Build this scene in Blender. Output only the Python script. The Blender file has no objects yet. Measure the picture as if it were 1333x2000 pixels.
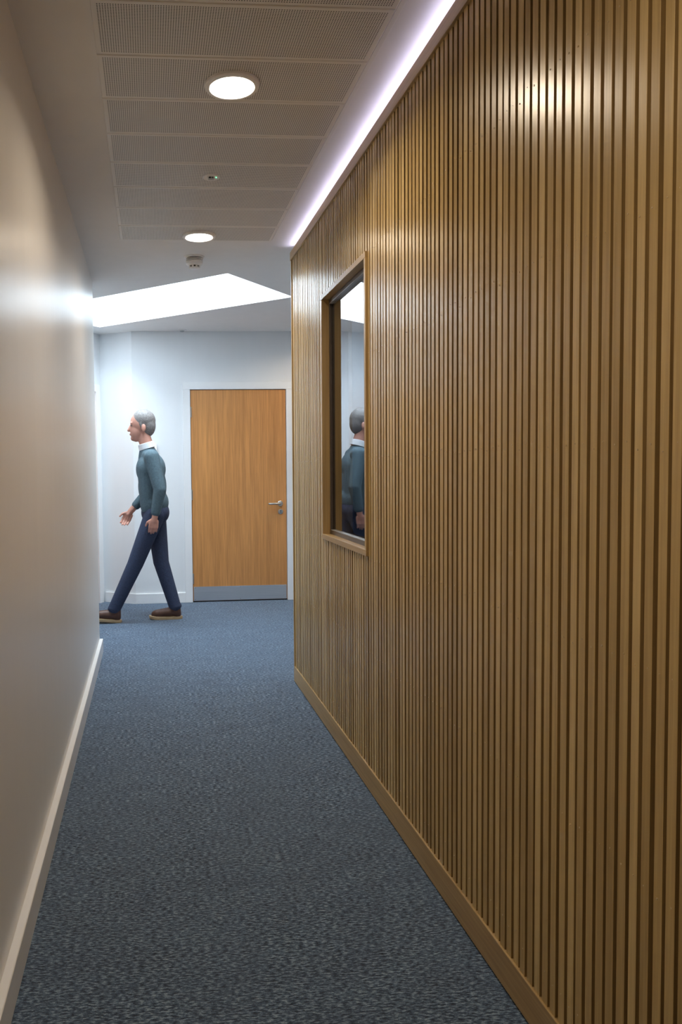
import bpy, bmesh, math, random
from mathutils import Vector, Matrix
random.seed(7)
SC = bpy.context.scene
COL = SC.collection

# ------------------------------------------------------------------ camera
CAM_H = 1.316
cam = bpy.data.cameras.new('camera')
cam.sensor_fit = 'AUTO'; cam.sensor_width = 36.0
cam.lens = 36.0 * 1500 / 2000
cam.shift_x = (666.5 - 410.06) / 2000
cam.shift_y = (983.44 - 1000) / 2000
cam.clip_start = 0.02
camo = bpy.data.objects.new('camera', cam); COL.objects.link(camo)
rx = Vector((0.9967992, -0.0787982, -0.0134975)); up = Vector((0.0171534, 0.0459044, 0.9987986)); bk = Vector((-0.0780839, -0.9958331, 0.0471091))
mw = Matrix((rx, up, bk)).transposed().to_4x4(); mw.translation = (0, 0, CAM_H)
camo.matrix_world = mw
SC.camera = camo
# ------------------------------------------------------------------ sky, exposure
SC.view_settings.view_transform = 'Standard'
SC.view_settings.look = 'None'
SC.view_settings.exposure = 0.0
SC.view_settings.gamma = 1.0
SC.view_settings.use_curve_mapping = False
W = bpy.data.worlds.new('overcast_sky'); SC.world = W; W.use_nodes = True
bg = W.node_tree.nodes['Background']
bg.inputs[0].default_value = (0.74, 0.88, 1.0, 1)
bg.inputs[1].default_value = 28.0
DOWN_W = 7.6          # watts of one ceiling downlight
DOWN_COL = (1.0, 0.83, 0.62)
LED_STRENGTH = 14.0
SC.cycles.max_bounces = 10; SC.cycles.diffuse_bounces = 6; SC.cycles.glossy_bounces = 5
SC.cycles.transparent_max_bounces = 12
SC.cycles.sample_clamp_indirect = 6.0
SC.cycles.use_denoising = True

# ------------------------------------------------------------------ dimensions
H = 2.625            # ceiling
XL = -0.374          # left wall face
XB = 0.863           # oak skirting face
XS = 0.868           # slat faces
XK = 0.888           # backing board face
YW = 4.590           # far end of the oak wall
YL = 5.495           # far end of the left wall
YB = 7.45            # back wall
Y0 = -2.2            # behind the camera

# ------------------------------------------------------------------ node helpers
def mat(name):
    m = bpy.data.materials.new(name); m.use_nodes = True
    nt = m.node_tree; b = nt.nodes['Principled BSDF']
    return m, nt, b
def N(nt, typ, **kw):
    n = nt.nodes.new(typ)
    for k, v in kw.items():
        if k in n.inputs: n.inputs[k].default_value = v
        else: setattr(n, k, v)
    return n
def ramp(nt, stops, fac):
    r = nt.nodes.new('ShaderNodeValToRGB'); e = r.color_ramp.elements
    while len(e) < len(stops): e.new(0.5)
    for el, (p, c) in zip(e, stops):
        el.position = p; el.color = (*c, 1)
    nt.links.new(fac, r.inputs[0]); return r.outputs[0]
def coords(nt, scale, kind='Object', offset=None):
    tc = nt.nodes.new('ShaderNodeTexCoord'); mp = nt.nodes.new('ShaderNodeMapping')
    mp.inputs['Scale'].default_value = scale
    nt.links.new(tc.outputs[kind], mp.inputs[0])
    if offset is not None: nt.links.new(offset, mp.inputs['Location'])
    return mp.outputs[0]
def mixc(nt, a, b, fac, mode='MIX'):
    m = nt.nodes.new('ShaderNodeMix'); m.data_type = 'RGBA'; m.blend_type = mode
    for sock, v in ((m.inputs[6], a), (m.inputs[7], b), (m.inputs[0], fac)):
        if isinstance(v, bpy.types.NodeSocket): nt.links.new(v, sock)
        elif isinstance(v, (tuple, list)): sock.default_value = (*v, 1)
        else: sock.default_value = v
    return m.outputs[2]
def bump(nt, b, h, strength, dist):
    n = nt.nodes.new('ShaderNodeBump'); n.inputs['Strength'].default_value = strength; n.inputs['Distance'].default_value = dist
    nt.links.new(h, n.inputs['Height']); nt.links.new(n.outputs[0], b.inputs['Normal'])
def simple(name, col, rough=0.5, metal=0.0, noise=0.0, nscale=40.0, bmp=0.0):
    m, nt, b = mat(name)
    b.inputs['Base Color'].default_value = (*col, 1); b.inputs['Roughness'].default_value = rough; b.inputs['Metallic'].default_value = metal
    nz = N(nt, 'ShaderNodeTexNoise', Scale=nscale, Detail=3.0)
    nt.links.new(coords(nt, (1, 1, 1)), nz.inputs[0])
    dark = tuple(c * (1 - noise) for c in col); lite = tuple(min(1, c * (1 + noise)) for c in col)
    nt.links.new(ramp(nt, [(0.3, dark), (0.7, lite)], nz.outputs[0]), b.inputs['Base Color'])
    if bmp: bump(nt, b, nz.outputs[0], bmp, 0.002)
    return m

# painted surfaces
def paint(name, col, rough, streak):
    m, nt, b = mat(name)
    nz = N(nt, 'ShaderNodeTexNoise', Scale=1.0, Detail=4.0)
    nt.links.new(coords(nt, (9, 9, 1.2)), nz.inputs[0])
    nt.links.new(ramp(nt, [(0.25, tuple(c * 0.97 for c in col)), (0.75, col)], nz.outputs[0]), b.inputs['Base Color'])
    b.inputs['Roughness'].default_value = rough
    fine = N(nt, 'ShaderNodeTexNoise', Scale=260.0, Detail=2.0)
    nt.links.new(coords(nt, (1, 1, 1)), fine.inputs[0])
    ad = N(nt, 'ShaderNodeMath', operation='MULTIPLY_ADD')
    nt.links.new(nz.outputs[0], ad.inputs[0]); ad.inputs[1].default_value = 14.0; nt.links.new(fine.outputs[0], ad.inputs[2])
    bump(nt, b, ad.outputs[0], streak, 0.0006)
    return m
M_LEFT = paint('satin_wall_paint', (0.79, 0.765, 0.73), 0.33, 0.2)
M_LEFT.node_tree.nodes['Principled BSDF'].inputs['Specular IOR Level'].default_value = 0.42
M_WHITE = paint('white_wall_paint', (0.77, 0.78, 0.79), 0.55, 0.1)
M_CEIL = paint('matt_ceiling_paint', (0.86, 0.84, 0.82), 0.8, 0.1)
M_GLOSS = paint('white_gloss_woodwork', (0.84, 0.84, 0.84), 0.28, 0.08)
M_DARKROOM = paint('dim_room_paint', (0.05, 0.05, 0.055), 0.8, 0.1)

# oak
def oak(name, tones, axis='Z', rough=0.36, grain=1.0, per_object=True, spec=0.5):
    m, nt, b = mat(name)
    oi = nt.nodes.new('ShaderNodeObjectInfo')
    sc = {'Z': (120, 120, 3.2), 'Y': (120, 3.2, 120), 'X': (3.2, 120, 120)}[axis]
    sc2 = {'Z': (26, 26, 1.1), 'Y': (26, 1.1, 26), 'X': (1.1, 26, 26)}[axis]
    off = None
    if per_object:
        mul = N(nt, 'ShaderNodeVectorMath', operation='SCALE'); mul.inputs[0].default_value = (31, 17, 23)
        nt.links.new(oi.outputs['Random'], mul.inputs['Scale']); off = mul.outputs[0]
    n1 = N(nt, 'ShaderNodeTexNoise', Scale=1.0, Detail=5.0, Roughness=0.65)
    nt.links.new(coords(nt, sc, offset=off), n1.inputs[0])
    n2 = N(nt, 'ShaderNodeTexNoise', Scale=1.0, Detail=2.0, Distortion=0.8)
    nt.links.new(coords(nt, sc2, offset=off), n2.inputs[0])
    base = ramp(nt, [(0.0, tones[0]), (0.35, tones[1]), (0.7, tones[2]), (1.0, tones[3])], oi.outputs['Random']) if per_object else None
    if base is None:
        rgb = nt.nodes.new('ShaderNodeRGB'); rgb.outputs[0].default_value = (*tones[1], 1); base = rgb.outputs[0]
    g1 = ramp(nt, [(0.30, (0.70, 0.66, 0.60)), (0.62, (1.08, 1.08, 1.08))], n1.outputs[0])
    g2 = ramp(nt, [(0.30, (0.84, 0.81, 0.77)), (0.66, (1.08, 1.08, 1.06))], n2.outputs[0])
    c = mixc(nt, base, g1, 0.65 * grain, 'MULTIPLY'); c = mixc(nt, c, g2, 0.8 * grain, 'MULTIPLY')
    nt.links.new(c, b.inputs['Base Color'])
    b.inputs['Roughness'].default_value = rough
    b.inputs['Specular IOR Level'].default_value = spec
    bump(nt, b, n1.outputs[0], 0.12, 0.0006)
    return m
OAK_T = [(0.495, 0.335, 0.128), (0.545, 0.372, 0.145), (0.585, 0.405, 0.162), (0.68, 0.490, 0.215)]
M_SLAT = oak('oak_slat', OAK_T, 'Z', 0.27)
M_SAWN_SHADE = oak('sawn_oak_gap_shade', [(0.26, 0.160, 0.058), (0.28, 0.172, 0.062), (0.30, 0.186, 0.068), (0.33, 0.21, 0.08)], 'Z', 0.75, 1.2, True, 0.2)  # sawn oak with the shade of the gaps put into its tone
M_OAKY = oak('oak_rail', [(0.46, 0.312, 0.138)] * 4, 'Y', 0.36)
M_OAKZ = oak('oak_post', [(0.50, 0.34, 0.15)] * 4, 'Z', 0.36)
M_DOOR = oak('oak_door_veneer', [(0.58, 0.262, 0.084)] * 4, 'Z', 0.40, 1.15)
M_BACK = simple('dark_backing_board', (0.055, 0.034, 0.016), 0.8, noise=0.2)

# carpet
def carpet():
    m, nt, b = mat('blue_grey_loop_carpet')
    a = N(nt, 'ShaderNodeTexNoise', Scale=1.0, Detail=3.0, Roughness=0.6); nt.links.new(coords(nt, (62, 190, 1)), a.inputs[0])
    f = N(nt, 'ShaderNodeTexNoise', Scale=1.0, Detail=2.0, Roughness=0.7); nt.links.new(coords(nt, (260, 420, 1)), f.inputs[0])
    l = N(nt, 'ShaderNodeTexNoise', Scale=1.0, Detail=3.0); nt.links.new(coords(nt, (5, 11, 1)), l.inputs[0])
    c1 = ramp(nt, [(0.35, (0.008, 0.019, 0.044)), (0.50, (0.058, 0.102, 0.168)), (0.65, (0.25, 0.33, 0.42))], a.outputs[0])
    c2 = ramp(nt, [(0.32, (0.45, 0.47, 0.50)), (0.68, (1.5, 1.47, 1.42))], f.outputs[0])
    c3 = ramp(nt, [(0.3, (0.86, 0.86, 0.88)), (0.7, (1.1, 1.1, 1.08))], l.outputs[0])
    c = mixc(nt, c1, c2, 0.85, 'MULTIPLY'); c = mixc(nt, c, c3, 1.0, 'MULTIPLY')
    nt.links.new(c, b.inputs['Base Color'])
    b.inputs['Roughness'].default_value = 0.95; b.inputs['Specular IOR Level'].default_value = 0.15
    b.inputs['Sheen Weight'].default_value = 0.25; b.inputs['Sheen Roughness'].default_value = 0.5
    ad = N(nt, 'ShaderNodeMath', operation='ADD'); nt.links.new(a.outputs[0], ad.inputs[0]); nt.links.new(f.outputs[0], ad.inputs[1])
    bump(nt, b, ad.outputs[0], 0.6, 0.004)
    return m
M_CARPET = carpet()

# perforated ceiling panels: dark round holes on a 7 mm grid
def perforated():
    m, nt, b = mat('perforated_ceiling_panel')
    tc = nt.nodes.new('ShaderNodeTexCoord'); mp = nt.nodes.new('ShaderNodeMapping'); mp.inputs['Scale'].default_value = (1 / 0.0075,) * 3
    nt.links.new(tc.outputs['Object'], mp.inputs[0])
    fr = N(nt, 'ShaderNodeVectorMath', operation='FRACTION'); nt.links.new(mp.outputs[0], fr.inputs[0])
    sb = N(nt, 'ShaderNodeVectorMath', operation='SUBTRACT'); nt.links.new(fr.outputs[0], sb.inputs[0]); sb.inputs[1].default_value = (0.5, 0.5, 0.5)
    ml = N(nt, 'ShaderNodeVectorMath', operation='MULTIPLY'); nt.links.new(sb.outputs[0], ml.inputs[0]); ml.inputs[1].default_value = (1, 1, 0)
    ln = N(nt, 'ShaderNodeVectorMath', operation='LENGTH'); nt.links.new(ml.outputs[0], ln.inputs[0])
    hole = N(nt, 'ShaderNodeMapRange'); hole.inputs[1].default_value = 0.25; hole.inputs[2].default_value = 0.33
    hole.inputs[3].default_value = 1.0; hole.inputs[4].default_value = 0.0
    nt.links.new(ln.outputs['Value'], hole.inputs[0])
    # plain margin round the edge of each panel (generated coordinates)
    sx = nt.nodes.new('ShaderNodeSeparateXYZ'); nt.links.new(tc.outputs['Generated'], sx.inputs[0])
    marg = []
    for i, w in ((0, 0.016), (1, 0.045)):
        a = N(nt, 'ShaderNodeMath', operation='SUBTRACT'); nt.links.new(sx.outputs[i], a.inputs[0]); a.inputs[1].default_value = 0.5
        ab = N(nt, 'ShaderNodeMath', operation='ABSOLUTE'); nt.links.new(a.outputs[0], ab.inputs[0])
        lt = N(nt, 'ShaderNodeMath', operation='LESS_THAN'); nt.links.new(ab.outputs[0], lt.inputs[0]); lt.inputs[1].default_value = 0.5 - w
        marg.append(lt.outputs[0])
    m1 = N(nt, 'ShaderNodeMath', operation='MULTIPLY'); nt.links.new(marg[0], m1.inputs[0]); nt.links.new(marg[1], m1.inputs[1])
    m2 = N(nt, 'ShaderNodeMath', operation='MULTIPLY'); nt.links.new(m1.outputs[0], m2.inputs[0]); nt.links.new(hole.outputs[0], m2.inputs[1])
    nt.links.new(mixc(nt, (0.80, 0.775, 0.74), (0.05, 0.045, 0.04), m2.outputs[0]), b.inputs['Base Color'])
    b.inputs['Roughness'].default_value = 0.5
    inv = N(nt, 'ShaderNodeMath', operation='SUBTRACT'); inv.inputs[0].default_value = 1.0; nt.links.new(m2.outputs[0], inv.inputs[1])
    bump(nt, b, inv.outputs[0], 0.3, 0.001)
    return m
M_PERF = perforated()

def glass(name, f0, power, tint, rough=0.0):
    """thin clear pane: see-through face on, mirror-like at a grazing angle"""
    m = bpy.data.materials.new(name); m.use_nodes = True; nt = m.node_tree; nt.nodes.clear()
    out = nt.nodes.new('ShaderNodeOutputMaterial'); mix = nt.nodes.new('ShaderNodeMixShader')
    tr = nt.nodes.new('ShaderNodeBsdfTransparent'); tr.inputs[0].default_value = (*tint, 1)
    gl = nt.nodes.new('ShaderNodeBsdfGlossy'); gl.inputs['Roughness'].default_value = rough; gl.inputs[0].default_value = (0.95, 0.97, 1, 1)
    lw = nt.nodes.new('ShaderNodeLayerWeight'); lw.inputs[0].default_value = 0.5
    pw = N(nt, 'ShaderNodeMath', operation='POWER'); nt.links.new(lw.outputs['Facing'], pw.inputs[0]); pw.inputs[1].default_value = power
    ma = N(nt, 'ShaderNodeMath', operation='MULTIPLY_ADD'); nt.links.new(pw.outputs[0], ma.inputs[0]); ma.inputs[1].default_value = 1 - f0; ma.inputs[2].default_value = f0
    nz = N(nt, 'ShaderNodeTexNoise', Scale=1.5); bp = nt.nodes.new('ShaderNodeBump'); bp.inputs['Strength'].default_value = 0.02; bp.inputs['Distance'].default_value = 0.002
    nt.links.new(coords(nt, (1, 1, 1)), nz.inputs[0]); nt.links.new(nz.outputs[0], bp.inputs['Height']); nt.links.new(bp.outputs[0], gl.inputs['Normal'])
    nt.links.new(ma.outputs[0], mix.inputs[0]); nt.links.new(tr.outputs[0], mix.inputs[1]); nt.links.new(gl.outputs[0], mix.inputs[2])
    nt.links.new(mix.outputs[0], out.inputs[0]); return m
M_GLASS = glass('window_glass', 0.2, 3.2, (0.55, 0.60, 0.60))
M_SKYGLASS = glass('skylight_glass', 0.08, 5.0, (0.97, 0.98, 0.98))

def emit(name, col, strength):
    m, nt, b = mat(name)
    b.inputs['Base Color'].default_value = (0.8, 0.8, 0.8, 1); b.inputs['Roughness'].default_value = 0.5
    nz = N(nt, 'ShaderNodeTexNoise', Scale=300.0); nt.links.new(coords(nt, (1, 1, 1)), nz.inputs[0])
    nt.links.new(ramp(nt, [(0.0, tuple(c * 0.98 for c in col)), (1.0, col)], nz.outputs[0]), b.inputs['Emission Color'])
    b.inputs['Emission Strength'].default_value = strength; return m
M_DIFF = emit('lit_diffuser', (1.0, 0.93, 0.80), 16.0)
M_LED = emit('led_tape', (0.70, 0.68, 1.0), LED_STRENGTH)
M_GREEN = emit('green_indicator', (0.1, 1.0, 0.35), 3.0)
M_PLASTIC = simple('white_plastic', (0.88, 0.87, 0.86), 0.4, noise=0.03)
M_GREYPL = simple('grey_plastic', (0.42, 0.46, 0.48), 0.4, noise=0.03)
M_BLACKPL = simple('black_plastic', (0.03, 0.03, 0.035), 0.5, noise=0.1)
M_BEAD = simple('dark_window_bead', (0.085, 0.065, 0.055), 0.32, noise=0.1)
M_GASKET = simple('grey_gasket', (0.35, 0.36, 0.37), 0.35, noise=0.05)
M_PIN = simple('filled_pin_hole', (0.62, 0.48, 0.28), 0.6, noise=0.1)
def brushed():
    m, nt, b = mat('brushed_steel')
    b.inputs['Metallic'].default_value = 1.0
    nz = N(nt, 'ShaderNodeTexNoise', Scale=1.0, Detail=3.0); nt.links.new(coords(nt, (2, 60, 420)), nz.inputs[0])
    nt.links.new(ramp(nt, [(0.3, (0.72, 0.73, 0.74)), (0.7, (0.86, 0.86, 0.86))], nz.outputs[0]), b.inputs['Base Color'])
    b.inputs['Roughness'].default_value = 0.4
    if 'Anisotropic' in b.inputs: b.inputs['Anisotropic'].default_value = 0.4
    return m
M_STEEL = brushed()
M_SATIN = simple('satin_nickel', (0.50, 0.47, 0.44), 0.30, 1.0, noise=0.05)

# ------------------------------------------------------------------ mesh helpers
def link(name, me, m=None, parent=None):
    o = bpy.data.objects.new(name, me); COL.objects.link(o)
    if me is not None and m is not None and not me.materials: me.materials.append(m)
    if parent is not None: o.parent = parent
    return o
def empty(name, loc=(0, 0, 0)):
    o = bpy.data.objects.new(name, None); COL.objects.link(o); o.location = loc; o.empty_display_size = 0.1
    return o
def tag(o, label=None, cat=None, group=None, kind=None):
    if label: o['label'] = label
    if cat: o['category'] = cat
    if group: o['group'] = group
    if kind: o['kind'] = kind
    return o
def bbox(bm, x0, x1, y0, y1, z0, z1):
    v = [bm.verts.new((x, y, z)) for z in (z0, z1) for y in (y0, y1) for x in (x0, x1)]
    for f in ((0, 2, 3, 1), (4, 5, 7, 6), (0, 1, 5, 4), (2, 6, 7, 3), (0, 4, 6, 2), (1, 3, 7, 5)):
        bm.faces.new([v[i] for i in f])
    return v
def bm_mesh(bm, name, smooth=False):
    me = bpy.data.meshes.new(name); bmesh.ops.recalc_face_normals(bm, faces=bm.faces); bm.to_mesh(me); bm.free()
    if smooth:
        for p in me.polygons: p.use_smooth = True
    return me
def box(name, b, m, parent=None, bevel=0.0, smooth=False):
    """box object whose origin is its own base centre (or the parent's origin space)"""
    bm = bmesh.new(); x0, x1, y0, y1, z0, z1 = b
    c = Vector(((x0 + x1) / 2, (y0 + y1) / 2, z0))
    bbox(bm, x0 - c.x, x1 - c.x, y0 - c.y, y1 - c.y, 0, z1 - z0)
    if bevel: bmesh.ops.bevel(bm, geom=list(bm.edges), offset=bevel, segments=1, affect='EDGES', profile=0.5)
    o = link(name, bm_mesh(bm, name), m, parent)
    o.location = c - (parent_loc(parent))
    return o
def parent_loc(p):
    v = Vector((0, 0, 0))
    while p is not None: v += Vector(p.location); p = p.parent
    return v
def place(o, w):
    o.location = Vector(w) - parent_loc(o.parent)
def lathe(name, prof, m, parent=None, at=(0, 0, 0), seg=48, smooth=True, axis='Z'):
    bm = bmesh.new(); rings = []
    for r, z in prof:
        if r < 1e-6: rings.append([bm.verts.new((0, 0, z))])
        else: rings.append([bm.verts.new((r * math.cos(2 * math.pi * i / seg), r * math.sin(2 * math.pi * i / seg), z)) for i in range(seg)])
    for a, b in zip(rings, rings[1:]):
        for i in range(seg):
            j = (i + 1) % seg
            q = [a[i % len(a)], a[j % len(a)], b[j % len(b)], b[i % len(b)]]
            u = []
            for t in q:
                if t not in u: u.append(t)
            if len(u) > 2: bm.faces.new(u)
    if axis == 'Y': bmesh.ops.rotate(bm, verts=bm.verts, cent=(0, 0, 0), matrix=Matrix.Rotation(math.pi / 2, 3, 'X'))
    me = bm_mesh(bm, name)
    if smooth:
        for p in me.polygons: p.use_smooth = True
        try: me.set_sharp_from_angle(angle=math.radians(35))
        except Exception: pass
    o = link(name, me, m, parent); place(o, at); return o
def poly(name, pts, m, parent=None, at=(0, 0, 0)):
    bm = bmesh.new(); bm.faces.new([bm.verts.new(p) for p in pts]); 
    o = link(name, bm_mesh(bm, name), m, parent); place(o, at); return o
def prism_xy(name, pts, z0, z1, m, parent=None):
    """vertical prism from a plan outline in world coordinates"""
    cx = sum(p[0] for p in pts) / len(pts); cy = sum(p[1] for p in pts) / len(pts)
    bm = bmesh.new()
    a = [bm.verts.new((x - cx, y - cy, 0)) for x, y in pts]; b = [bm.verts.new((x - cx, y - cy, z1 - z0)) for x, y in pts]
    bm.faces.new(a); bm.faces.new(b)
    for i in range(len(pts)): bm.faces.new((a[i], a[(i + 1) % len(pts)], b[(i + 1) % len(pts)], b[i]))
    o = link(name, bm_mesh(bm, name), m, parent); place(o, (cx, cy, z0)); return o

# ------------------------------------------------------------------ the shell
XR, XLL = 3.3, -2.4
fl = box('floor', (XLL, XR, Y0, 8.3, -0.06, 0.0), M_CARPET)
tag(fl, 'blue grey flecked loop pile carpet along the corridor', 'floor', kind='structure')
wl = box('wall_left', (XL - 0.14, XL, Y0, YL, 0, H), M_LEFT)
tag(wl, 'satin grey painted corridor wall reflecting the skylight', 'wall', kind='structure')
bl = box('baseboard_left', (XL - 0.001, XL + 0.024, Y0, YL + 0.012, 0.0, 0.098), M_GLOSS, bevel=0.002)
tag(bl, 'white skirting board along the grey corridor wall', 'skirting', kind='structure')

# skylight opening in the ceiling (turned about 39 degrees to the corridor)
SB = Vector((0.553, 5.238)); SU = Vector((-0.772, 0.636)).normalized(); SV = Vector((-SU.y, SU.x)) * -1
SLEN, SWID = 2.03, 0.915
SKY = [SB, SB + SV * SWID, SB + SV * SWID + SU * SLEN, SB + SU * SLEN]      # near, right, far, left
OUT = [(XLL, Y0), (XR, Y0), (XR, 8.3), (XLL, 8.3)]
bm = bmesh.new()
lo = [bm.verts.new((x, y, 0)) for x, y in OUT]; li = [bm.verts.new((p.x, p.y, 0)) for p in SKY]
hi = [bm.verts.new((x, y, 0.03)) for x, y in OUT]; hj = [bm.verts.new((p.x, p.y, 0.03)) for p in SKY]
for k in range(4):
    n = (k + 1) % 4
    bm.faces.new((lo[k], lo[n], li[n], li[k])); bm.faces.new((hi[k], hi[n], hj[n], hj[k]))
    bm.faces.new((li[k], li[n], hj[n], hj[k])); bm.faces.new((lo[k], lo[n], hi[n], hi[k]))
ce = link('ceiling', bm_mesh(bm, 'ceiling'), M_CEIL); ce.location = (0, 0, H)
tag(ce, 'pale plastered ceiling with a strip of perforated panels', 'ceiling', kind='structure')

# skylight
sk = empty('window_2', (SB.x, SB.y, H)); tag(sk, 'slanted rectangular skylight full of white daylight', 'skylight', kind='structure')
WELL = 0.80
sk_names = ('well_side', 'well_side', 'well_side', 'well_side')
for k in range(4):
    a, b2 = SKY[k], SKY[(k + 1) % 4]; d = (b2 - a).normalized(); nrm = Vector((d.y, -d.x))
    c = (SKY[0] + SKY[2]) / 2
    if (c - a).dot(nrm) > 0: nrm = -nrm
    prism_xy('well_side', [tuple(a - d * 0.03), tuple(b2 + d * 0.03), tuple(b2 + d * 0.03 + nrm * 0.03), tuple(a - d * 0.03 + nrm * 0.03)], H + 0.03, H + WELL, M_WHITE, sk)
    prism_xy('glazing_frame', [tuple(a - d * 0.03 - nrm * 0.035), tuple(b2 + d * 0.03 - nrm * 0.035), tuple(b2 + d * 0.03 + nrm * 0.03), tuple(a - d * 0.03 + nrm * 0.03)], H + WELL, H + WELL + 0.05 + 0.001 * k, M_GLOSS, sk)
poly('pane', [(p.x, p.y, 0) for p in SKY], M_SKYGLASS, sk, (0, 0, H + WELL + 0.025))
pl = bpy.data.lights.new('skylight_portal', 'AREA'); pl.shape = 'RECTANGLE'; pl.size = SLEN; pl.size_y = SWID
pl.cycles.is_portal = True
po = bpy.data.objects.new('skylight_portal', pl); COL.objects.link(po)
cc = (SKY[0] + SKY[2]) / 2
po.location = (cc.x, cc.y, H + WELL + 0.06); po.rotation_euler = (0, 0, math.atan2(SU.y, SU.x))

# back wall with door opening
LX0, LX1, LZ = 0.410, 1.338, 2.063           # door leaf
bm = bmesh.new()
OPX0, OPX1, OPZ = LX0 - 0.006, LX1 + 0.006, LZ + 0.006
XC = -0.150                                    # chamfer starts here
bbox(bm, XC, OPX0, 0, 0.15, 0, H); bbox(bm, OPX1, XR, 0, 0.15, 0, H); bbox(bm, OPX0, OPX1, 0, 0.15, OPZ, H)
wb = link('wall_back', bm_mesh(bm, 'wall_back'), M_WHITE); wb.location = (0, YB, 0)
tag(wb, 'white end wall around the oak door', 'wall', kind='structure')
CN = (-0.462, 7.635)                           # inner corner
DS = Vector((-0.50, -0.866)).normalized()     # side wall runs towards the camera
NS = Vector((DS.y, -DS.x))
SIDE_L = 2.3
wc = prism_xy('wall_chamfer', [(XC, YB), CN, (CN[0], CN[1] + 0.15), (XC, YB + 0.15)], 0, H, M_WHITE)
tag(wc, 'narrow angled white wall left of the end wall', 'wall', kind='structure')
p0 = Vector(CN); 
def along(s, t): q = p0 + DS * s + NS * t; return (q.x, q.y)
if NS.x > 0: NS = -NS
ws = empty('wall_side', (CN[0], CN[1], 0)); tag(ws, 'white side wall with a doorway beside the end wall', 'wall', kind='structure')
prism_xy('wall_panel', [along(-0.02, 0), along(0.10, 0), along(0.10, 0.14), along(-0.02, 0.14)], 0, H, M_WHITE, ws)
prism_xy('wall_panel', [along(1.02, 0), along(SIDE_L, 0), along(SIDE_L, 0.14), along(1.02, 0.14)], 0, H, M_WHITE, ws)
prism_xy('wall_panel', [along(0.10, 0), along(1.02, 0), along(1.02, 0.14), along(0.10, 0.14)], 2.065, H, M_WHITE, ws)
d2 = empty('door_2', (*along(0.55, 0), 0)); tag(d2, 'doorway at the far left, mostly hidden by the grey wall', 'door', kind='structure')
prism_xy('architrave', [along(0.035, 0.0), along(0.105, 0.0), along(0.105, -0.018), along(0.035, -0.018)], 0, 2.133, M_GLOSS, d2)
prism_xy('architrave', [along(1.015, 0.0), along(1.085, 0.0), along(1.085, -0.018), along(1.015, -0.018)], 0, 2.133, M_GLOSS, d2)
prism_xy('architrave', [along(0.105, 0.0), along(1.015, 0.0), along(1.015, -0.018), along(0.105, -0.018)], 2.063, 2.133, M_GLOSS, d2)
prism_xy('leaf', [along(0.104, 0.012), along(1.016, 0.012), along(1.016, 0.056), along(0.104, 0.056)], 0.006, 2.06, M_DOOR, d2)
# remaining shell of the lobby and corridor, mostly out of the frame
def shell(name, b, m, label):
    o = box(name, b, m); tag(o, label, 'wall', kind='structure'); return o
shell('wall_lobby_left', (XLL - 0.12, XLL, YL - 0.14, 8.3, 0, H), M_WHITE, 'white wall at the left end of the skylit lobby')
shell('wall_lobby_near', (XLL, XL - 0.14, YL - 0.14, YL, 0, H), M_WHITE, 'white return wall behind the grey corridor wall')
shell('wall_lobby_right', (XR - 0.1, XR, YW, YB, 0, H), M_WHITE, 'white wall at the right end of the skylit lobby')
shell('wall_lobby_return', (1.0, XR - 0.1, YW - 0.12, YW, 0, H), M_WHITE, 'white return wall behind the oak slat wall')
shell('wall_near', (XL, XK, Y0, Y0 + 0.1, 0, H), M_LEFT, 'wall closing the corridor behind the viewer')
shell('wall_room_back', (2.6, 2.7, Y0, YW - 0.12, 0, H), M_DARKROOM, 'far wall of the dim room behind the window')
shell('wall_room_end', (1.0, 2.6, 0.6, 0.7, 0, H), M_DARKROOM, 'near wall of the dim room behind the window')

shell('door_light_block', (LX0 - 0.3, LX1 + 0.3, YB + 0.16, YB + 0.22, 0, H), M_DARKROOM, 'unseen panel added behind the oak door to block leaking daylight')  # added out of sight to keep sky light from the door gaps
shell('wall_beyond_side', (XLL, -0.75, 7.9, 8.0, 0, H), M_DARKROOM, 'unlit wall closing the space beyond the far left doorway')
# white skirting on the end wall
b1 = box('baseboard_back', (XC, LX0 - 0.073, YB - 0.018, YB, 0, 0.098), M_GLOSS, bevel=0.002); tag(b1, 'white skirting between the chamfer and the oak door', 'skirting', kind='structure')
e1 = Vector((XC, YB)); e2 = Vector(CN); dd = (e1 - e2).normalized(); nn = Vector((dd.y, -dd.x))
if nn.y > 0: nn = -nn
b2_ = prism_xy('baseboard_chamfer', [tuple(e1), tuple(e1 + Vector((0.002, -0.018))), tuple(e2 + nn * 0.018 + dd * 0.02), tuple(e2 + dd * 0.02)], 0, 0.098, M_GLOSS)
tag(b2_, 'white skirting on the angled wall', 'skirting', kind='structure')
b3 = box('baseboard_back_right', (LX1 + 0.073, XR - 0.1, YB - 0.018, YB, 0, 0.098), M_GLOSS, bevel=0.002); tag(b3, 'white skirting right of the oak door', 'skirting', kind='structure')

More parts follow.
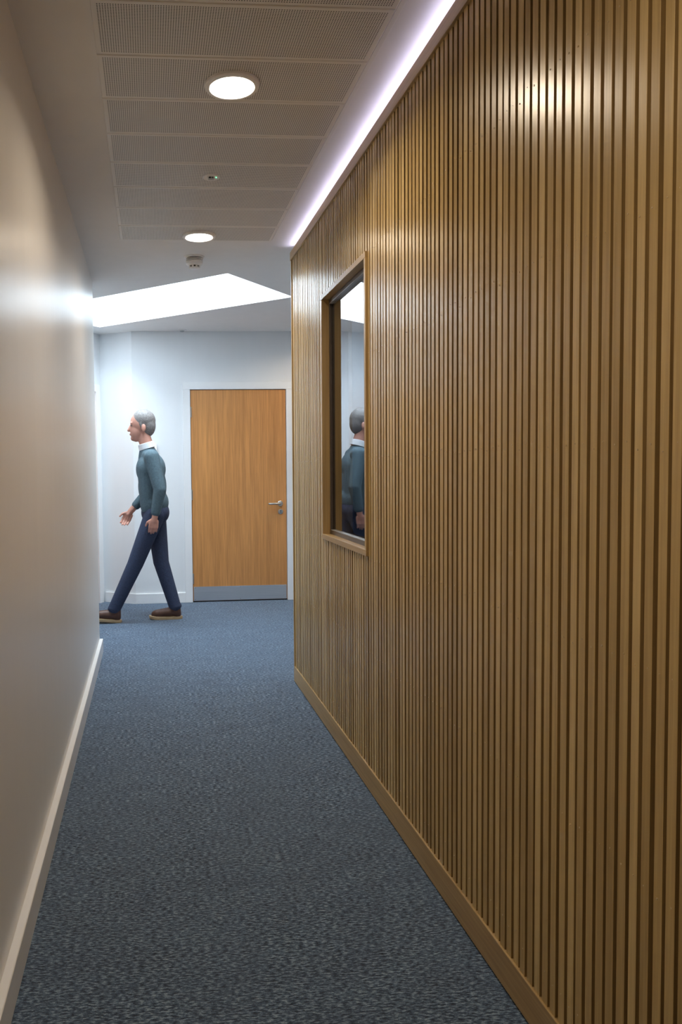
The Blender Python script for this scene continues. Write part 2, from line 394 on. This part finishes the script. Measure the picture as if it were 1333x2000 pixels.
# ------------------------------------------------------------------ oak door
d1 = empty('door_1', ((LX0 + LX1) / 2, YB, 0)); tag(d1, 'oak veneered door with steel lever handle and kick plate', 'door', kind='structure')
AW = 0.072
box('architrave', (LX0 - 0.004 - AW, LX0 - 0.004, YB - 0.02, YB, 0, LZ + 0.004), M_GLOSS, d1, 0.002)
box('architrave', (LX1 + 0.004, LX1 + 0.004 + AW, YB - 0.02, YB, 0, LZ + 0.004), M_GLOSS, d1, 0.002)
box('architrave', (LX0 - 0.004 - AW, LX1 + 0.004 + AW, YB - 0.02, YB, LZ + 0.004, LZ + 0.004 + AW), M_GLOSS, d1, 0.002)
box('door_lining', (LX0 - 0.0058, LX0 - 0.0035, YB, YB + 0.12, 0, LZ), M_GLOSS, d1)
box('door_lining', (LX1 + 0.0035, LX1 + 0.0058, YB, YB + 0.12, 0, LZ), M_GLOSS, d1)
leaf = box('leaf', (LX0, LX1, YB - 0.006, YB + 0.038, 0.012, LZ), M_DOOR, d1, 0.0015)
kp = box('kick_plate', (LX0 + 0.006, LX1 - 0.006, YB - 0.0078, YB - 0.006, 0.014, 0.152), M_STEEL, d1)
for sx_ in (LX0 + 0.02, (LX0 + LX1) / 2, LX1 - 0.02):
    for sz in (0.026, 0.140):
        lathe('screw', [(0, 0.0015), (0.0035, 0.001), (0.004, 0)], M_SATIN, kp, (sx_, YB - 0.0078, sz), 10, axis='Y')
bm = bmesh.new(); bbox(bm, LX0 - 0.004, LX1 + 0.004, 0.01, 0.07, 0, 0.008); th = link('threshold_gap', bm_mesh(bm, 'threshold_gap'), M_BLACKPL, d1); place(th, (0, YB, 0.0005))
for hz in (1.80, 1.00, 0.182):
    hg = lathe('hinge', [(0, 0.0), (0.0065, 0), (0.0065, 0.1), (0, 0.1)], M_SATIN, d1, (LX0 - 0.001, YB - 0.010, hz), 12)
    box('hinge_leaf', (LX0, LX0 + 0.010, YB - 0.0075, YB - 0.006, hz, hz + 0.1), M_SATIN, hg)
# lever handle: rose, neck and lever with a return
HX, HZ = 1.276, 0.953
ro = lathe('handle_rose', [(0, 0.011), (0.022, 0.011), (0.026, 0.008), (0.026, 0)], M_SATIN, d1, (HX, YB - 0.006, HZ), 32, axis='Y')
def tube(name, pts, r, m, parent, seg=14):
    cu = bpy.data.curves.new(name, 'CURVE'); cu.dimensions = '3D'; cu.bevel_depth = r; cu.bevel_resolution = 4; cu.use_fill_caps = True
    sp = cu.splines.new('POLY'); sp.points.add(len(pts) - 1)
    o0 = Vector(pts[0])
    for q, p in zip(sp.points, pts): q.co = (*(Vector(p) - o0), 1)
    ob = bpy.data.objects.new(name, cu); COL.objects.link(ob)
    me = bpy.data.meshes.new_from_object(ob.evaluated_get(bpy.context.evaluated_depsgraph_get()))
    bpy.data.objects.remove(ob); me.materials.clear()
    for p in me.polygons: p.use_smooth = True
    o = link(name, me, m, parent); place(o, o0); return o
arc = [(HX, YB - 0.012, HZ), (HX, YB - 0.042, HZ)]
for i in range(1, 6):
    a = math.pi / 2 * i / 5
    arc.append((HX - 0.018 * (1 - math.cos(a)), YB - 0.042 - 0.018 * math.sin(a), HZ))
arc += [(HX - 0.06, YB - 0.060, HZ + 0.001), (HX - 0.105, YB - 0.060, HZ)]
arc += [(HX - 0.113, YB - 0.057, HZ), (HX - 0.117, YB - 0.05, HZ)]
tube('lever', arc, 0.0095, M_SATIN, d1)
es = lathe('lock_escutcheon', [(0, 0.008), (0.021, 0.008), (0.025, 0.006), (0.025, 0)], M_SATIN, d1, (HX + 0.003, YB - 0.006, HZ - 0.080), 32, axis='Y')
lathe('lock_cylinder', [(0, 0.014), (0.0085, 0.014), (0.009, 0)], M_GREYPL, es, (HX + 0.003, YB - 0.012, HZ - 0.076), 20, axis='Y')
box('key_slot', (HX - 0.001, HX + 0.007, YB - 0.0275, YB - 0.025, HZ - 0.090, HZ - 0.062), M_BLACKPL, es)

# ------------------------------------------------------------------ oak slat wall
PITCH = 0.0342; SLW = 0.0235
YS = YW - 0.016
ys = []
y = YS - PITCH / 2 - 0.003
while y > Y0 + 0.12: ys.append(y); y -= PITCH
gaps = [(a + b) / 2 for a, b in zip(ys, ys[1:])]
WY1 = min(gaps, key=lambda g: abs(g - 3.783)); WY0 = min(gaps, key=lambda g: abs(g - 2.982))
WZ0, WZ1 = 0.952, 2.156
CAPZ0, CAPZ1 = 2.538, 2.586
# backing board with window hole
bm = bmesh.new()
TH = 0.112
def wbx(y0, y1, z0, z1): bbox(bm, 0, TH, y0, y1, z0, z1)
wbx(Y0 + 0.1, WY0, 0, CAPZ1); wbx(WY1, YW - 0.002, 0, CAPZ1); wbx(WY0, WY1, 0, WZ0); wbx(WY0, WY1, WZ1, CAPZ1)
bbox(bm, 0.055, TH, Y0 + 0.1, YW - 0.002, CAPZ1, H)  # strip added up to the ceiling to block light behind the tape
wr = link('wall_right', bm_mesh(bm, 'wall_right'), M_BACK); wr.location = (XK, 0, 0)
tag(wr, 'tall wall clad in vertical oak slats along the corridor', 'wall', kind='structure')
SZ0, SZ1 = 0.094, CAPZ0 + 0.004
def slat_mesh(w, depth, z0, z1, ch=0.0005):
    bm = bmesh.new()
    prof = [(0, -w / 2 + ch), (ch, -w / 2), (depth, -w / 2), (depth, w / 2), (ch, w / 2), (0, w / 2 - ch)]
    a = [bm.verts.new((x, yy, 0)) for x, yy in prof]; b = [bm.verts.new((x, yy, z1 - z0)) for x, yy in prof]
    bm.faces.new(a); bm.faces.new(b)
    for i in range(6): bm.faces.new((a[i], a[(i + 1) % 6], b[(i + 1) % 6], b[i]))
    me = bm_mesh(bm, 'slat'); me.materials.append(M_SLAT); me.materials.append(M_SAWN_SHADE)
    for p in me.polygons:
        if abs(p.normal.y) > 0.9: p.material_index = 1      # sawn sides, coloured darker so the gaps between slats read as shaded
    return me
kinds = {}
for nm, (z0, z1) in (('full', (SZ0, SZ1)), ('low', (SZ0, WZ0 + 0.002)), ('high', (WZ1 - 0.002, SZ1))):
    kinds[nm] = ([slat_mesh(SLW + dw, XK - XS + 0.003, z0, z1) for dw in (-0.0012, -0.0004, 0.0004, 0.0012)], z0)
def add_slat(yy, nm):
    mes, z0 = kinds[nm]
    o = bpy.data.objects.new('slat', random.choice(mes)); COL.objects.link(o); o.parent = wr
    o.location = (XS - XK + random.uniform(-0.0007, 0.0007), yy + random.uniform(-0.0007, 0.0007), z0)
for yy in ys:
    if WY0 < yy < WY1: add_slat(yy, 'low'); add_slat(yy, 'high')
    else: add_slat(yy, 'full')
# filled pin holes in rows, far too small to pick apart
bm = bmesh.new()
for yy in ys:
    for pz in (0.17, 0.57, 0.955, 1.35, 1.755, 2.15):
        zz = pz + random.uniform(-0.012, 0.012) + 0.006 * math.sin(yy * 4)
        if WY0 < yy < WY1 and WZ0 - 0.03 < zz < WZ1 + 0.03: continue
        dy = random.uniform(-0.003, 0.003); r = random.uniform(0.0007, 0.0016); x = XS - XK - 0.0011
        vs = [bm.verts.new((x, yy + dy + r * math.cos(t), zz + 1.4 * r * math.sin(t))) for t in (0, 1.26, 2.51, 3.77, 5.03)]
        f = bm.faces.new(vs); ex = bmesh.ops.extrude_face_region(bm, geom=[f])
        for v in ex['geom']:
            if isinstance(v, bmesh.types.BMVert): v.co.x += 0.0016
pn = link('pin_hole_filler', bm_mesh(bm, 'pin_hole_filler'), M_PIN, wr); pn['kind'] = 'stuff'
box('cap_rail', (0.859, XK + 0.05, Y0 + 0.1, YW - 0.001, CAPZ0, CAPZ1), M_OAKY, wr, 0.0012)
box('end_post', (XB, XK + TH, YW - 0.016, YW, 0.005, CAPZ0 - 0.0005), M_OAKZ, wr, 0.001)
br = box('baseboard_right', (XB, XK, Y0 + 0.1, YW - 0.0165, 0.006, 0.099), M_OAKY, None, 0.0012)
tag(br, 'plain oak skirting under the vertical slats', 'skirting', kind='structure')

# internal window in the oak wall
w1 = empty('window_1', (XK, (WY0 + WY1) / 2, WZ0)); tag(w1, 'tall oak framed internal window reflecting the white lobby', 'window', kind='structure')
FX0, FX1, FT = 0.859, XK + TH + 0.012, 0.021
box('frame_head', (FX0, FX1, WY0, WY1, WZ1 - FT - 0.004, WZ1), M_OAKY, w1, 0.001)
box('frame_sill', (FX0, FX1, WY0, WY1, WZ0, WZ0 + FT + 0.004), M_OAKY, w1, 0.001)
box('frame_jamb', (FX0 + 0.0004, FX1, WY0, WY0 + FT, WZ0 + FT + 0.004, WZ1 - FT - 0.004), M_OAKZ, w1, 0.001)
box('frame_jamb', (FX0 + 0.0004, FX1, WY1 - FT, WY1, WZ0 + FT + 0.004, WZ1 - FT - 0.004), M_OAKZ, w1, 0.001)
GX = 0.908
iy0, iy1, iz0, iz1 = WY0 + FT, WY1 - FT, WZ0 + FT + 0.004, WZ1 - FT - 0.004
BW, BD = 0.020, 0.012
box('glazing_bead', (GX - BD, GX, iy0, iy1, iz1 - BW, iz1), M_BEAD, w1, 0.001)
box('glazing_bead', (GX - BD, GX, iy0, iy1, iz0, iz0 + BW), M_BEAD, w1, 0.001)
box('glazing_bead', (GX - BD, GX, iy0, iy0 + BW, iz0 + BW, iz1 - BW), M_BEAD, w1, 0.001)
box('glazing_bead', (GX - BD, GX, iy1 - BW, iy1, iz0 + BW, iz1 - BW), M_BEAD, w1, 0.001)
g_ = 0.003
box('gasket', (GX - BD - 0.001, GX, iy0 + BW, iy1 - BW, iz1 - BW - g_, iz1 - BW), M_GASKET, w1)
box('gasket', (GX - BD - 0.001, GX, iy0 + BW, iy1 - BW, iz0 + BW, iz0 + BW + g_), M_GASKET, w1)
poly('pane', [(0, iy0, iz0), (0, iy1, iz0), (0, iy1, iz1), (0, iy0, iz1)], M_GLASS, w1, (GX, 0, 0))

# light tape lying on the cap rail
led = box('led_strip_light', (0.870, 0.880, Y0 + 0.12, YW - 0.012, CAPZ1, CAPZ1 + 0.003), M_LED)
tag(led, 'glowing violet white light strip on top of the oak slat wall', 'strip light')

# ------------------------------------------------------------------ perforated ceiling panels
PX0, PX1 = -0.1445, 0.729
joints = [2.212 - 0.2845 * k for k in range(15, 0, -1)] + [2.212, 2.497, 2.782, 3.068, 3.349, 3.635, 3.920, 4.205, 4.470]
joints = [j for j in joints if j > Y0 + 0.15]
PT = 0.008
DLY = [4.368, 2.663, 0.56]; DLX = 0.304
pm = {}
for a, b in zip(joints, joints[1:]):
    L = round(b - a, 3)
    if L not in pm:
        bm = bmesh.new(); g = 0.0018
        bbox(bm, 0, PX1 - PX0 - 2 * g, g, L - g, -PT, 0)
        bmesh.ops.bevel(bm, geom=[e for e in bm.edges if abs(e.verts[0].co.z + PT) < 1e-5 and abs(e.verts[1].co.z + PT) < 1e-5], offset=0.002, segments=1, affect='EDGES')
        pm[L] = bm_mesh(bm, 'ceiling_panel'); pm[L].materials.append(M_PERF)
    o = bpy.data.objects.new('ceiling_panel', pm[L]); COL.objects.link(o); o.parent = ce
    o.location = (PX0 + 0.0018, a, 0)
for b in ((PX1 + 0.001, PX1 + 0.018),):
    box('panel_edge_trim', (b[0], b[1], joints[0], joints[-1] + 0.001, H - 0.0045, H), M_CEIL, ce, 0.001)

# ------------------------------------------------------------------ ceiling fittings
def downlight(x, y, label, zc, power=DOWN_W, group='round recessed ceiling downlights'):
    t = empty('downlight', (x, y, zc)); tag(t, label, 'downlight', group)
    lathe('bezel', [(0.0735, -0.006), (0.0775, -0.0135), (0.090, -0.0125), (0.0935, -0.008), (0.0935, 0.0)], M_PLASTIC, t, (x, y, zc), 64)
    lathe('diffuser', [(0, -0.0075), (0.074, -0.0075), (0.074, 0.0)], M_DIFF, t, (x, y, zc), 64)
    la = bpy.data.lights.new('downlight_beam', 'AREA'); la.shape = 'DISK'; la.size = 0.138; la.energy = power; la.color = DOWN_COL; la.spread = math.radians(152)
    lo_ = bpy.data.objects.new('downlight_beam', la); COL.objects.link(lo_); lo_.parent = t; lo_.location = (0, 0, -0.0085)
    return t
downlight(DLX, DLY[1], 'larger, nearer round downlight in the perforated ceiling panels', H - PT)
downlight(DLX - 0.002, DLY[0], 'smaller, farther round downlight at the end of the perforated panels', H - PT)
downlight(DLX, DLY[2], 'round downlight in the perforated ceiling just above the viewer', H - PT)
downlight(1.62, 6.72, 'round downlight in the lobby ceiling hidden behind the oak wall', H)

# smoke detector
sd = empty('smoke_detector', (0.303, 4.835, H)); tag(sd, 'white domed smoke detector on the plaster ceiling before the skylight', 'smoke detector')
S = (0.303, 4.835, H)
lathe('base_plate', [(0.0, 0), (0.062, 0), (0.062, -0.006), (0.053, -0.010), (0.050, -0.010)], M_PLASTIC, sd, S, 40)
lathe('vent_ring', [(0.044, -0.009), (0.044, -0.034)], M_BLACKPL, sd, S, 40)
lathe('slotted_collar', [(0.046, -0.014), (0.052, -0.014), (0.053, -0.018), (0.046, -0.019)], M_PLASTIC, sd, S, 40)
lathe('slotted_collar', [(0.046, -0.023), (0.053, -0.023), (0.053, -0.027), (0.046, -0.028)], M_PLASTIC, sd, S, 40)
lathe('body', [(0.044, -0.031), (0.053, -0.031), (0.052, -0.045), (0.046, -0.052), (0.036, -0.056), (0.030, -0.056)], M_PLASTIC, sd, S, 40)
lathe('inlet_screen', [(0.029, -0.055), (0.029, -0.066)], M_BLACKPL, sd, S, 40)
ch_ = lathe('chamber_cap', [(0.033, -0.066), (0.033, -0.071), (0.026, -0.076), (0.0, -0.077)], M_PLASTIC, sd, S, 40)
for i in range(8):
    a = 2 * math.pi * (i + 0.5) / 8
    bx_ = box('rib', (-0.006, 0.006, -0.0025, 0.0025, 0, 0.018), M_PLASTIC, sd); bx_.rotation_euler = (0, 0, a + math.pi / 2)
    place(bx_, (S[0] + 0.0315 * math.cos(a), S[1] + 0.0315 * math.sin(a), H - 0.071))

# emergency light
E_ = (0.301, 3.498, H - PT)
em = empty('emergency_light', E_); tag(em, 'small round emergency light with green indicator between the two downlights', 'emergency light')
lathe('bezel', [(0, -0.003), (0.020, -0.003), (0.034, -0.0055), (0.0385, -0.003), (0.0385, 0)], M_PLASTIC, em, E_, 40)
box('lens_block', (E_[0] - 0.013, E_[0] + 0.013, E_[1] - 0.010, E_[1] + 0.012, E_[2] - 0.010, E_[2] - 0.002), M_GREYPL, em, 0.001)
box('lens', (E_[0] - 0.011, E_[0] - 0.004, E_[1] - 0.012, E_[1] - 0.0095, E_[2] - 0.0095, E_[2] - 0.003), M_BLACKPL, em)
box('lens', (E_[0] + 0.004, E_[0] + 0.011, E_[1] - 0.012, E_[1] - 0.0095, E_[2] - 0.0095, E_[2] - 0.003), M_BLACKPL, em)
lathe('retaining_clip', [(0, -0.013), (0.002, -0.011), (0.003, 0)], M_PLASTIC, em, (E_[0] - 0.017, E_[1] - 0.022, E_[2] - 0.003), 10)
lathe('retaining_clip', [(0, -0.013), (0.002, -0.011), (0.003, 0)], M_PLASTIC, em, (E_[0] + 0.010, E_[1] - 0.022, E_[2] - 0.003), 10)
lathe('indicator', [(0, -0.0035), (0.0018, -0.003), (0.0022, 0)], M_GREEN, em, (E_[0] + 0.021, E_[1] - 0.006, E_[2] - 0.004), 10)

# ceiling sensor by the end wall
F_ = (0.335, 7.375, H)
se = empty('ceiling_sensor', F_); tag(se, 'tiny round grey ceiling sensor above the oak door', 'sensor')
lathe('bezel', [(0.024, -0.010), (0.036, -0.008), (0.044, -0.003), (0.044, 0)], M_PLASTIC, se, F_, 36)
lathe('lens', [(0, -0.020), (0.014, -0.018), (0.022, -0.012), (0.025, -0.006)], M_GREYPL, se, F_, 36)

# control box on the end wall
K_ = ((-0.013 + 0.080) / 2, YB, 1.474)
cb = empty('wall_control_box', K_); tag(cb, 'small pale box fixed on the end wall behind the walking person', 'control box')
box('housing', (K_[0] - 0.046, K_[0] + 0.046, YB - 0.034, YB - 0.006, 1.474, 1.550), M_PLASTIC, cb, 0.003)
box('back_plate', (K_[0] - 0.041, K_[0] + 0.041, YB - 0.006, YB, 1.479, 1.545), M_GREYPL, cb)

# ------------------------------------------------------------------ the walking person
PR = Vector((-0.005, 6.61, 0.0))
M_SKIN = simple('skin', (0.56, 0.27, 0.20), 0.5, noise=0.06, nscale=30)
M_HAIR = simple('short_grey_hair', (0.20, 0.18, 0.17), 0.6, noise=0.35, nscale=120, bmp=0.5)
M_KNIT = simple('teal_knit', (0.080, 0.125, 0.150), 0.85, noise=0.18, nscale=90, bmp=0.4)
M_SHIRT = simple('white_shirt_cotton', (0.75, 0.76, 0.78), 0.8, noise=0.03)
M_JEAN = simple('navy_denim', (0.030, 0.042, 0.085), 0.85, noise=0.3, nscale=140, bmp=0.4)
M_BOOT = simple('brown_leather', (0.085, 0.036, 0.022), 0.45, noise=0.25, nscale=25)
M_SOLE = simple('tan_rubber_sole', (0.42, 0.30, 0.17), 0.6, noise=0.1)
M_EYE = simple('dark_eye', (0.02, 0.015, 0.012), 0.2)
person = empty('person', PR)
tag(person, 'person walking left in a teal jumper, navy jeans and brown boots', 'person')
def blob(name, prims, voxel, m, parent, smooth=4):
    """union of tapered capsules ('c', p1, r1, p2, r2) and ellipsoids ('e', centre, radii) fused into one skin"""
    bm = bmesh.new()
    for pr in prims:
        t = bmesh.new()
        if pr[0] == 'c':
            for c, r in ((pr[1], pr[2]), (pr[3], pr[4])):
                bmesh.ops.create_icosphere(t, subdivisions=3 if r > 0.03 else 2, radius=r, matrix=Matrix.Translation(c))
            h = bmesh.ops.convex_hull(t, input=t.verts)
            bmesh.ops.delete(t, geom=[g for g in set(h['geom_interior'] + h['geom_unused']) if isinstance(g, bmesh.types.BMVert)], context='VERTS')
        else:
            rot = pr[3] if len(pr) > 3 else 0.0
            bmesh.ops.create_icosphere(t, subdivisions=4, radius=1.0, matrix=Matrix.Translation(pr[1]) @ Matrix.Rotation(rot, 4, 'Y') @ Matrix.Diagonal((*pr[2], 1)))
        tm = bpy.data.meshes.new('t'); t.to_mesh(tm); t.free(); bm.from_mesh(tm); bpy.data.meshes.remove(tm)
    me = bpy.data.meshes.new(name); bm.to_mesh(me); bm.free()
    o = bpy.data.objects.new(name, me); COL.objects.link(o)
    rm = o.modifiers.new('r', 'REMESH'); rm.mode = 'VOXEL'; rm.voxel_size = voxel; rm.use_smooth_shade = True
    if smooth:
        s = o.modifiers.new('s', 'SMOOTH'); s.factor = 0.5; s.iterations = smooth
    res = bpy.data.meshes.new_from_object(o.evaluated_get(bpy.context.evaluated_depsgraph_get()))
    bpy.data.objects.remove(o); bpy.data.meshes.remove(me)
    res.materials.clear(); res.name = name
    for p in res.polygons: p.use_smooth = True
    return link(name, res, m, parent)
V = Vector
# joints, relative to the root; the figure faces -X, the viewer is at -Y
hipN, hipF = V((0.045, -0.085, 0.92)), V((0.055, 0.085, 0.92))
kneN, kneF = V((-0.125, -0.075, 0.505)), V((0.095, 0.065, 0.50))
ankN, ankF = V((-0.315, -0.055, 0.115)), V((0.205, 0.045, 0.105))
shN, shF = V((0.030, -0.172, 1.405)), V((0.005, 0.172, 1.405))
elN, elF = V((0.090, -0.235, 1.135)), V((0.020, 0.235, 1.130))
wrN, wrF = V((0.045, -0.225, 0.905)), V((-0.165, 0.215, 0.935))
headp = []
head = [('e', (-0.052, 0, 1.700), (0.096, 0.076, 0.105)), ('e', (-0.088, 0, 1.640), (0.062, 0.058, 0.092), 0.12),
        ('c', (-0.125, 0, 1.572), 0.024, (-0.100, 0, 1.575), 0.034), ('c', (-0.147, 0, 1.678), 0.009, (-0.163, 0, 1.640), 0.014),
        ('c', (-0.148, -0.013, 1.606), 0.010, (-0.148, 0.013, 1.606), 0.010), ('c', (-0.137, -0.035, 1.700), 0.012, (-0.137, 0.035, 1.700), 0.012),
        ('e', (-0.035, -0.078, 1.655), (0.020, 0.010, 0.033)), ('e', (-0.035, 0.078, 1.655), (0.020, 0.010, 0.033)),
        ('c', (-0.005, 0, 1.490), 0.060, (-0.045, 0, 1.620), 0.054)]
def hand(w, d, side, curl):
    """palm and five fingers; d points from the wrist down the hand"""
    d = d.normalized(); fwd = V((-1, 0, 0)); fwd = (fwd - d * fwd.dot(d)).normalized(); nr = d.cross(fwd) * side
    out = [('c', tuple(w), 0.027, tuple(w + d * 0.03), 0.026)]
    for k in range(4):
        o_ = fwd * (0.030 - 0.020 * k)
        a = w + d * 0.03 + o_ * 0.8; b = w + d * (0.088 - 0.004 * abs(k - 1)) + o_ * 1.05
        out.append(('c', tuple(a), 0.015, tuple(b), 0.0115))
        ln = (0.036, 0.041, 0.038, 0.030)[k]
        c1 = b + (d * math.cos(curl) + nr * math.sin(curl)) * ln
        c2 = c1 + (d * math.cos(curl * 2.2) + nr * math.sin(curl * 2.2)) * ln * 0.8
        out += [('c', tuple(b), 0.0095, tuple(c1), 0.0085), ('c', tuple(c1), 0.0085, tuple(c2), 0.0072)]
    t0 = w + d * 0.025 + fwd * 0.022; t1 = t0 + (d * 0.6 + fwd * 0.75 + nr * 0.2).normalized() * 0.042; t2 = t1 + (d * 0.9 + fwd * 0.25 + nr * 0.3).normalized() * 0.034
    out += [('c', tuple(t0), 0.015, tuple(t1), 0.0115), ('c', tuple(t1), 0.0110, tuple(t2), 0.0085)]
    return out
limbs = []
def cap(a, ra, b, rb): return ('c', tuple(a), ra, tuple(b), rb)
body = head + [cap(shN, 0.050, elN, 0.040), cap(elN, 0.040, wrN, 0.027), cap(shF, 0.050, elF, 0.040), cap(elF, 0.040, wrF, 0.027)]
body += hand(wrN, (wrN - elN) * 0.6 + V((-0.02, 0, -0.14)), 1, 0.45) + hand(wrF, (wrF - elF) * 0.7 + V((-0.02, 0, -0.13)), -1, 0.5)
body += [('e', (0.020, 0, 1.30), (0.100, 0.150, 0.13)), ('e', (0.045, 0, 1.12), (0.090, 0.130, 0.16)), ('e', (0.05, 0, 0.95), (0.105, 0.145, 0.11)),
         cap(shN + V((0, 0.02, 0)), 0.050, shF + V((0, -0.02, 0)), 0.050), cap(V((0.0, 0, 1.40)), 0.065, V((-0.008, 0, 1.50)), 0.056),
         cap(hipN, 0.072, kneN, 0.052), cap(kneN, 0.050, ankN, 0.036), cap(hipF, 0.072, kneF, 0.052), cap(kneF, 0.050, ankF, 0.036),
         cap(ankN + V((0.02, 0, -0.055)), 0.030, ankN + V((-0.14, 0, -0.045)), 0.026), cap(ankF + V((0.02, 0, -0.055)), 0.030, ankF + V((-0.14, 0, -0.062)), 0.024)]
bod = blob('body', body, 0.005, M_SKIN, person, 3)
for s in (-1, 1):
    lathe('eye', [(0, 0.006), (0.006, 0.004), (0.009, 0), (0.006, -0.004), (0, -0.006)], M_EYE, bod, PR + V((-0.138, s * 0.033, 1.678)), 12)
hair = blob('hair', [('e', (-0.034, 0, 1.722), (0.102, 0.083, 0.096)), ('e', (0.002, 0, 1.680), (0.066, 0.074, 0.095)),
                     ('c', (-0.060, -0.071, 1.69), 0.012, (-0.052, -0.074, 1.655), 0.007), ('c', (-0.060, 0.071, 1.69), 0.012, (-0.052, 0.074, 1.655), 0.007)], 0.006, M_HAIR, person, 2)
jum = blob('jumper', [('e', (0.020, 0, 1.305), (0.128, 0.172, 0.150)), ('e', (0.030, 0, 1.16), (0.122, 0.158, 0.20)), ('e', (0.045, 0, 1.02), (0.124, 0.162, 0.13)),
                      cap(V((0.035, -0.04, 1.00)), 0.112, V((0.020, -0.05, 1.30)), 0.116), cap(V((0.035, 0.04, 1.00)), 0.112, V((0.020, 0.05, 1.30)), 0.116),
                      cap(shN + V((0, 0.025, 0.0)), 0.066, shF + V((0, -0.025, 0.0)), 0.066), cap(V((0.010, -0.05, 1.41)), 0.072, V((0.006, 0.05, 1.41)), 0.072),
                      cap(V((0.005, 0, 1.40)), 0.092, V((-0.008, 0, 1.465)), 0.068),
                      cap(shN, 0.066, elN, 0.054), cap(elN, 0.054, wrN + (elN - wrN) * 0.22, 0.041), cap(shF, 0.066, elF, 0.054), cap(elF, 0.054, wrF + (elF - wrF) * 0.30, 0.041)], 0.007, M_KNIT, person, 6)
hd = (wrN - elN).normalized()
cuffN = blob('cuff', [cap(wrN + (elN - wrN) * 0.20, 0.0405, wrN + (elN - wrN) * 0.28, 0.042)], 0.006, M_KNIT, jum, 1)
cuffF = blob('cuff', [cap(wrF + (elF - wrF) * 0.28, 0.0405, wrF + (elF - wrF) * 0.36, 0.042)], 0.006, M_KNIT, jum, 1)
col = lathe('shirt_collar', [(0.060, -0.030), (0.074, -0.030), (0.070, 0.016), (0.066, 0.020), (0.061, 0.016), (0.060, -0.030)], M_SHIRT, person, PR + V((-0.014, 0, 1.512)), 32)
col.rotation_euler = (0, math.radians(-16), 0)
tro = blob('trousers', [('e', (0.052, 0, 0.935), (0.122, 0.158, 0.115)), cap(hipN, 0.090, kneN, 0.069), cap(kneN, 0.068, ankN + V((0.004, 0, 0.005)), 0.054),
                        cap(hipF, 0.090, kneF, 0.069), cap(kneF, 0.068, ankF + V((0.004, 0, 0.005)), 0.054),
                        ('e', tuple(ankF + V((0.006, 0, 0.01))), (0.060, 0.056, 0.030)), ('e', tuple(ankN + V((0.006, 0, 0.01))), (0.060, 0.056, 0.030))], 0.007, M_JEAN, person, 4)
def boot(heel_x, yy, pitch, lift):
    L = 0.292
    piv = V((heel_x, yy, lift))
    up_ = blob('boot', [('c', (-0.052, 0, 0.055), 0.040, (-0.110, 0, 0.062), 0.040), ('c', (-0.110, 0, 0.060), 0.043, (-0.225, 0, 0.046), 0.038),
                        ('c', (-0.195, 0.004, 0.043), 0.041, (-0.238, 0.006, 0.041), 0.036), ('c', (-0.075, 0, 0.085), 0.044, (-0.066, 0, 0.140), 0.047),
                        ('c', (-0.048, 0, 0.045), 0.038, (-0.055, 0, 0.10), 0.040)], 0.006, M_BOOT, person, 3)
    bm = bmesh.new(); n = 40; lo2, hi2, mid = [], [], []
    for i in range(n):
        t = 2 * math.pi * i / n; cxx = math.cos(t); sy = math.sin(t)
        x = -L / 2 + (L / 2) * (abs(cxx) ** 0.75) * (1 if cxx > 0 else -1)
        w = 0.042 + 0.010 * max(0, -cxx) - 0.004 * max(0, cxx)
        yv = w * (abs(sy) ** 0.8) * (1 if sy > 0 else -1)
        rise = 0.012 * max(0, (-x - 0.2) / 0.09) ** 2
        lo2.append(bm.verts.new((x * 0.985 - 0.002, yv * 0.96, 0 + rise))); mid.append(bm.verts.new((x, yv, 0.010 + rise))); hi2.append(bm.verts.new((x, yv, 0.024 + rise)))
    for i in range(n):
        j = (i + 1) % n
        bm.faces.new((lo2[i], lo2[j], mid[j], mid[i])); bm.faces.new((mid[i], mid[j], hi2[j], hi2[i]))
    bm.faces.new(lo2); bm.faces.new(hi2)
    so = link('sole', bm_mesh(bm, 'sole'), M_SOLE, up_)
    up_.location = piv; up_.rotation_euler = (0, pitch, 0)
    return up_
boot(0.275, 0.045, 0.0, 0.0)
boot(-0.250, -0.055, 0.10, 0.0)
